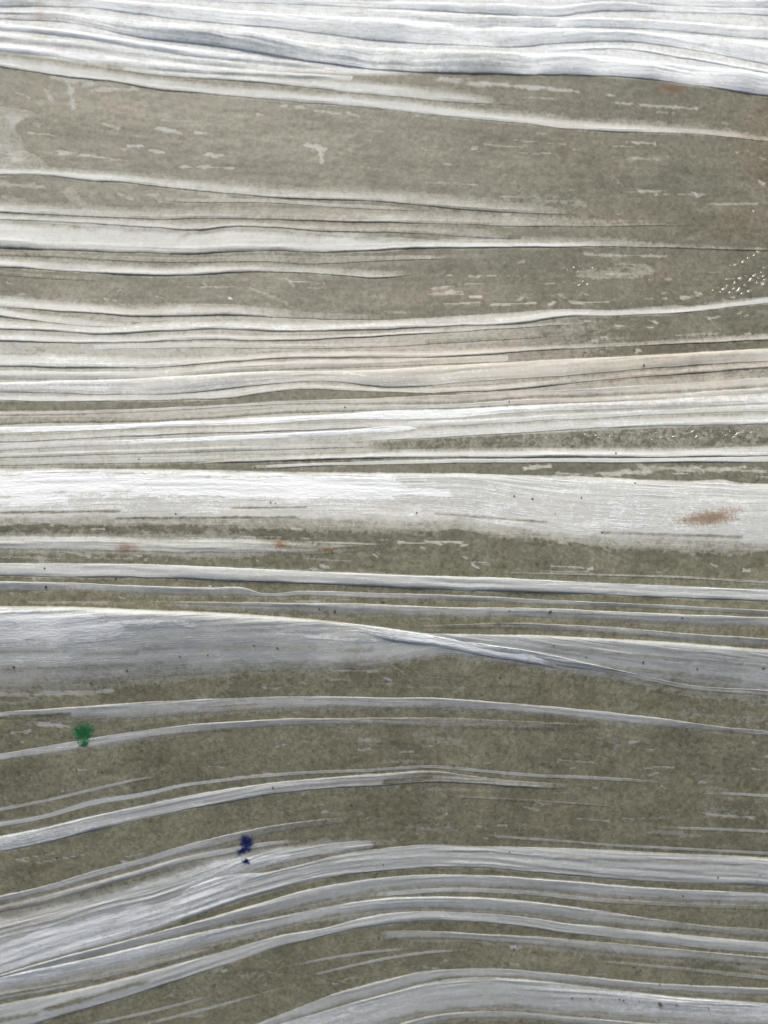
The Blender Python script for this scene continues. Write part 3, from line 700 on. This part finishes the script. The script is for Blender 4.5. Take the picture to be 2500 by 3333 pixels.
def stain(cx, cy, rx, ry, mat, label, rot=0.0, seed=0, rough=.35):
    nr, na = 9, 34
    verts, edge = [], []
    for i in range(nr + 1):
        for j in range(na):
            a = 2 * math.pi * j / na
            k = i / nr
            wob = 1 + rough * (.45 * math.sin(2 * a + seed * 1.7) + .3 * math.sin(3 * a + seed * 2.9) + .25 * math.sin(5 * a + seed * 4.1))
            dx, dy = math.cos(a) * rx * k * wob, math.sin(a) * ry * k * wob
            x = cx + dx * math.cos(rot) - dy * math.sin(rot); y = cy + dx * math.sin(rot) + dy * math.cos(rot)
            p, nn = surface(x, y)
            verts.append(p + Vector((0, 0, .00016)))
            edge.append(1.0 - k)
    faces = []
    for i in range(nr):
        for j in range(na):
            a, b = i * na + j, i * na + (j + 1) % na
            faces.append((a, b, b + na, a + na) if i else (a, b + na, a + na))
    me = bpy.data.meshes.new('stain')
    me.from_pydata(verts, [], faces)
    at_ = me.attributes.new('edge', 'FLOAT', 'POINT')
    at_.data.foreach_set('value', edge)
    for pl in me.polygons: pl.use_smooth = True
    me.materials.append(mat)
    me.update()
    o = bpy.data.objects.new('stain', me)
    scene.collection.objects.link(o)
    o.parent = sheet
    o['label'] = label
    return o
STAINS = [
 (179,1582,30,34,GREEN,'small green ink stain across two folds',0,1,.14),
 (182,1608,16,8,GREEN,'faint green ink smear below the green stain',0,2,.4),
 (533,1820,22,25,BLUE,'dark blue ink blot on the bright fold',0,3,.15),
 (523,1838,17,11,BLUE,'blue ink smudge at the foot of the blot',-.4,5,.4),
 (531,1860,13,11,BLUE,'small blue ink dot below the blot',0,4,.15),
 (1530,1119,105,22,RUST,'orange rust stain on the wide white fold',-.06,6,.35),
 (608,1177,26,13,RUST,'rust-coloured patch on the wet layer',0,7,.45),
 (710,1190,20,10,RUST,'reddish brown streak on the wet layer',.15,8,.4),
 (272,1186,34,18,PINK,'faint pinkish stain on the wet layer',0,9,.4),
 (1452,192,46,14,PINK,'dark brown stain below the upper white folds',.1,10,.4),
 (1430,815,50,6,PINK,'thin reddish brown streak between two folds',-.08,11,.3),
 (1325,822,40,6,PINK,'short brown streak between two folds',-.08,12,.3),
]
stain_objs = [stain(*a) for a in STAINS]

# --- dirt specks
import bmesh
def lump(seed, flat=.5, sub=2):
    bm = bmesh.new()
    bmesh.ops.create_icosphere(bm, subdivisions=sub, radius=1)
    r = random.Random(seed)
    ph = [r.uniform(0, 6) for _ in range(6)]
    for v in bm.verts:
        k = 1 + .28 * math.sin(2.3 * v.co.x + ph[0]) * math.cos(2.1 * v.co.y + ph[1]) + .16 * math.sin(4.7 * v.co.y + ph[2] + 3 * v.co.z)
        v.co = Vector((v.co.x * k, v.co.y * k, v.co.z * flat * k))
    me = bpy.data.meshes.new('lump')
    bm.to_mesh(me); bm.free()
    for p in me.polygons: p.use_smooth = True
    return me
dm, dnt, dP = mat_new('dark_dirt')
_n = N(dnt)
dnt.links.new(_n.mix(_n.noise(_n.node('ShaderNodeNewGeometry').outputs['Position'], 800, 3), (.03, .034, .024, 1), (.10, .095, .065, 1)), dP.inputs['Base Color'])
dP.inputs['Roughness'].default_value = .85
lumps = [lump(i) for i in range(6)]
for me in lumps: me.materials.append(dm)
SPECKS = [(97,1228,3),(100,1268,4),(250,1250,3.2),(383,1253,3),(827,1300,4.6),(723,1320,3.4),(690,1316,2.6),(1187,1322,4.2),(1472,1335,3.6),(1100,1320,2.6),
 (920,1295,3),(1080,1463,3.6),(1190,1655,4.6),(1130,1613,3.2),(980,1653,3.2),(305,1620,3.2),(165,1662,3.4),(220,1667,3.2),(40,1665,3),(122,1852,4),
 (758,1737,3.8),(648,1738,3),(590,1701,3.4),(1275,2157,3.4),(1347,2160,3.4),(1338,2158,3),(1460,2170,3.2),(1110,2050,4.2),(1118,2044,3),
 (1122,2055,2.6),(1155,2056,3),(1370,2088,4),(1383,2096,3.2),(940,2005,3.2),(1327,2030,2.6),(1425,2126,3),(1493,2127,3),(1595,2131,3),(1560,2051,2.6),
 (1475,1935,2.8),(1550,1895,3.4),(1640,1890,3),(828,1867,2.8),(1195,1395,3),(1388,1430,4),(1265,1420,2.8),(1505,1445,3),
 (1648,1443,3.2),(550,1395,2.6),(450,1415,2.6),(390,1418,2.8),(600,1400,2.8),(275,1448,4.2),(30,1440,3),(1100,1840,2.6),(195,1475,3.2),(420,1320,3.2),
 (1235,2155,2.8),(1380,2163,2.6),(1530,2178,2.6),(1360,1936,2.6),(690,1640,2.4),(1040,1500,2.4)]
UPPER_SPECKS = [(585,1086,2.8),(595,1088,2.4),(745,880,2.6),(1390,790,3.4),(1370,756,3),(1100,868,2.8),(1330,980,3),(1110,1072,3),(1150,1078,3),(1370,1045,2.6),
 (900,1108,2.6),(300,992,2.6),(550,1010,2.8),(1300,1150,2.8),(1255,1076,2.6),(1200,1110,2.4),(380,1110,2.8)]
def speck(i, x, y, r):
    o = bpy.data.objects.new('dirt_speck', lumps[i % 6])
    scene.collection.objects.link(o)
    p, nn = surface(x, y)
    o.location = p + Vector((0, 0, r * U * .15))
    o.rotation_euler = (0, 0, random.uniform(0, 6.28))
    q = r * U * .72
    o.scale = (q * random.uniform(.8, 1.5), q * random.uniform(.7, 1.0), q)
    return o
def zone(x, y):
    side = 'left' if x < 830 else 'right'
    if y < 960: return 'among the narrow folds above the wide white fold'
    if y < 1012: return 'among thin streaks just above the wide white fold'
    if y < 1200: return f'on the {side} half of the wide flat white fold'
    if y < 1262: return 'beside the first narrow fold below the wide white fold'
    if y < 1345: return f'on narrow grey folds above the broad twisted fold, {side} half'
    if y < 1478: return f'on the {side} half of the broad twisted fold'
    if y < 1780: return f'on the {side} half of the largest wet beige area'
    if y < 2000: return f'near the curved bundle of folds, lower {side}'
    if y < 2110: return 'on the wet strip above the bottom white fold'
    return 'on the bottom right fold, smaller than the crumb'
for i, (x, y, r) in enumerate(SPECKS + UPPER_SPECKS):
    zn = zone(x, y)
    thing(speck(i, x, y, r), 'tiny dark dirt speck ' + zn, 'dirt speck', 'dirt specks ' + zn)
o = speck(1, 1425, 2167, 8); o.name = 'dirt_crumb'
thing(o, 'largest round blue-black crumb on the white fold near the bottom right', 'dirt crumb')
o = speck(2, 1635, 1037, 4); o.name = 'wood_splinter'; o.scale = (9 * U, 1.7 * U, 1.7 * U); o.rotation_euler = (0, 0, .75)
thing(o, 'short dark splinter lying at the right border above the wide white fold', 'splinter')
o = speck(4, 717, 1192, 4); o.name = 'bark_crumb'; o.scale = (2 * U, 5 * U, 2 * U); o.rotation_euler = (0, 0, .2)
thing(o, 'small upright brown crumb beside the reddish streak on the wet layer', 'crumb')

# --- beads of water in the wet hollows
wm, wnt, wP = mat_new('water')
_n = N(wnt)
_fr = _n.node('ShaderNodeFresnel'); _fr.inputs['IOR'].default_value = 1.5
_gl = _n.node('ShaderNodeBsdfGlossy'); _gl.inputs['Roughness'].default_value = .1
_tr = _n.node('ShaderNodeBsdfTransparent'); _tr.inputs['Color'].default_value = (.93, .94, .92, 1)
_mx = _n.node('ShaderNodeMixShader')
_bf = _n.node('ShaderNodeNewGeometry').outputs['Backfacing']
_ff = _n.math('MULTIPLY', _n.math('ADD', _fr.outputs[0], .06), _n.math('SUBTRACT', 1.0, _bf))
wnt.links.new(_ff, _mx.inputs[0]); wnt.links.new(_tr.outputs[0], _mx.inputs[1]); wnt.links.new(_gl.outputs[0], _mx.inputs[2])
wnt.links.new(_mx.outputs[0], wnt.nodes['Material Output'].inputs['Surface'])
wnt.nodes.remove(wP)
beads = [lump(40 + i, .34) for i in range(5)]
for me in beads: me.materials.append(wm)
def bead(i, x, y, r, st=1.0):
    o = bpy.data.objects.new('water_droplet', beads[i % 5])
    scene.collection.objects.link(o)
    p, nn = surface(x, y)
    o.location = p + nn * (r * U * .1)
    o.rotation_euler = (0, 0, random.uniform(-.5, .5))
    f_ = random.uniform(.8, 1.6)
    o.scale = (r * U * st * f_, r * U * f_, r * U * random.uniform(.8, 1.3))
    return o
CL_A = [(1542,628,4),(1552,622,5),(1558,632,6),(1566,626,7),(1572,618,4.5),(1580,634,5),(1586,624,6),(1590,612,5.5),(1598,628,6.5),(1604,636,5),(1612,619,6),(1620,630,5),
 (1625,606,5),(1632,596,5),(1636,612,6),(1641,604,6.5),(1650,598,5),(1655,606,5),(1651,616,4),(1600,604,4),(1614,598,3.5),(1571,604,4.2),(1645,590,4),(1628,585,3.5),(1640,576,4),(1652,580,4.5),
 (1606,566,4.5),(1618,558,4.5),(1630,552,5),(1640,546,5),(1648,542,4),(1590,572,3.5),(1580,574,3)]
for i, (x, y, r) in enumerate(CL_A):
    thing(bead(i, x, y, r), 'clear water bead in the glinting cluster at the right border', 'water droplet', 'water beads in the hollow at the right border')
CL_B = [(1272,944,4,2),(1288,940,3,1.5),(1300,948,3,2),(1322,942,3,1.6),(1382,938,3.5,1.4),(1398,943,4,1.6),(1410,950,3,1.5),(1420,938,4,1.8),(1432,945,4.5,1.8),(1448,950,4,2),
 (1460,944,4,1.6),(1488,937,5,1.8),(1500,932,4,1.6),(1506,944,4.5,1.4),(1520,948,4,1.8),(1530,941,3.5,1.2),(1572,940,4,1.6),(1582,934,4.5,2),(1590,945,4.5,1.6),(1602,938,5,2.2),(1612,932,4,1.8),
 (1618,946,4,1.8),(1630,936,3.5,1.6),(1640,942,3,1.6),(1345,944,3,1.8),(1245,948,2.6,1.6)]
for i, (x, y, r, st_) in enumerate(CL_B):
    thing(bead(i, x, y, r, st_), 'clear water bead glinting in the narrow wet stripe at right', 'water droplet', 'water beads in the narrow wet stripe')
for i, (x, y, r, lb) in enumerate([(1630,458,5,'topmost clear water bead near the right border'), (1498,478,3.5,'lone small water bead left of the topmost bead'),
        (1403,606,3.5,'lone small water bead in the wet band left of the glinting cluster'), (1650,808,4,'small water bead at the right border above the cream fold')]):
    thing(bead(i, x, y, r), lb, 'water droplet')
CL_C = [(1228,583,3),(1240,578,3),(1250,586,2.6),(1262,580,3),(1281,579,2.6),(1242,612,3.4),(1252,616,3.6),(1260,608,3),(1270,614,3)]
for i, (x, y, r) in enumerate(CL_C):
    thing(bead(i, x, y, r), 'very small dull water bead beside the pale patch in the wet band', 'water droplet', 'small beads beside the pale patch')
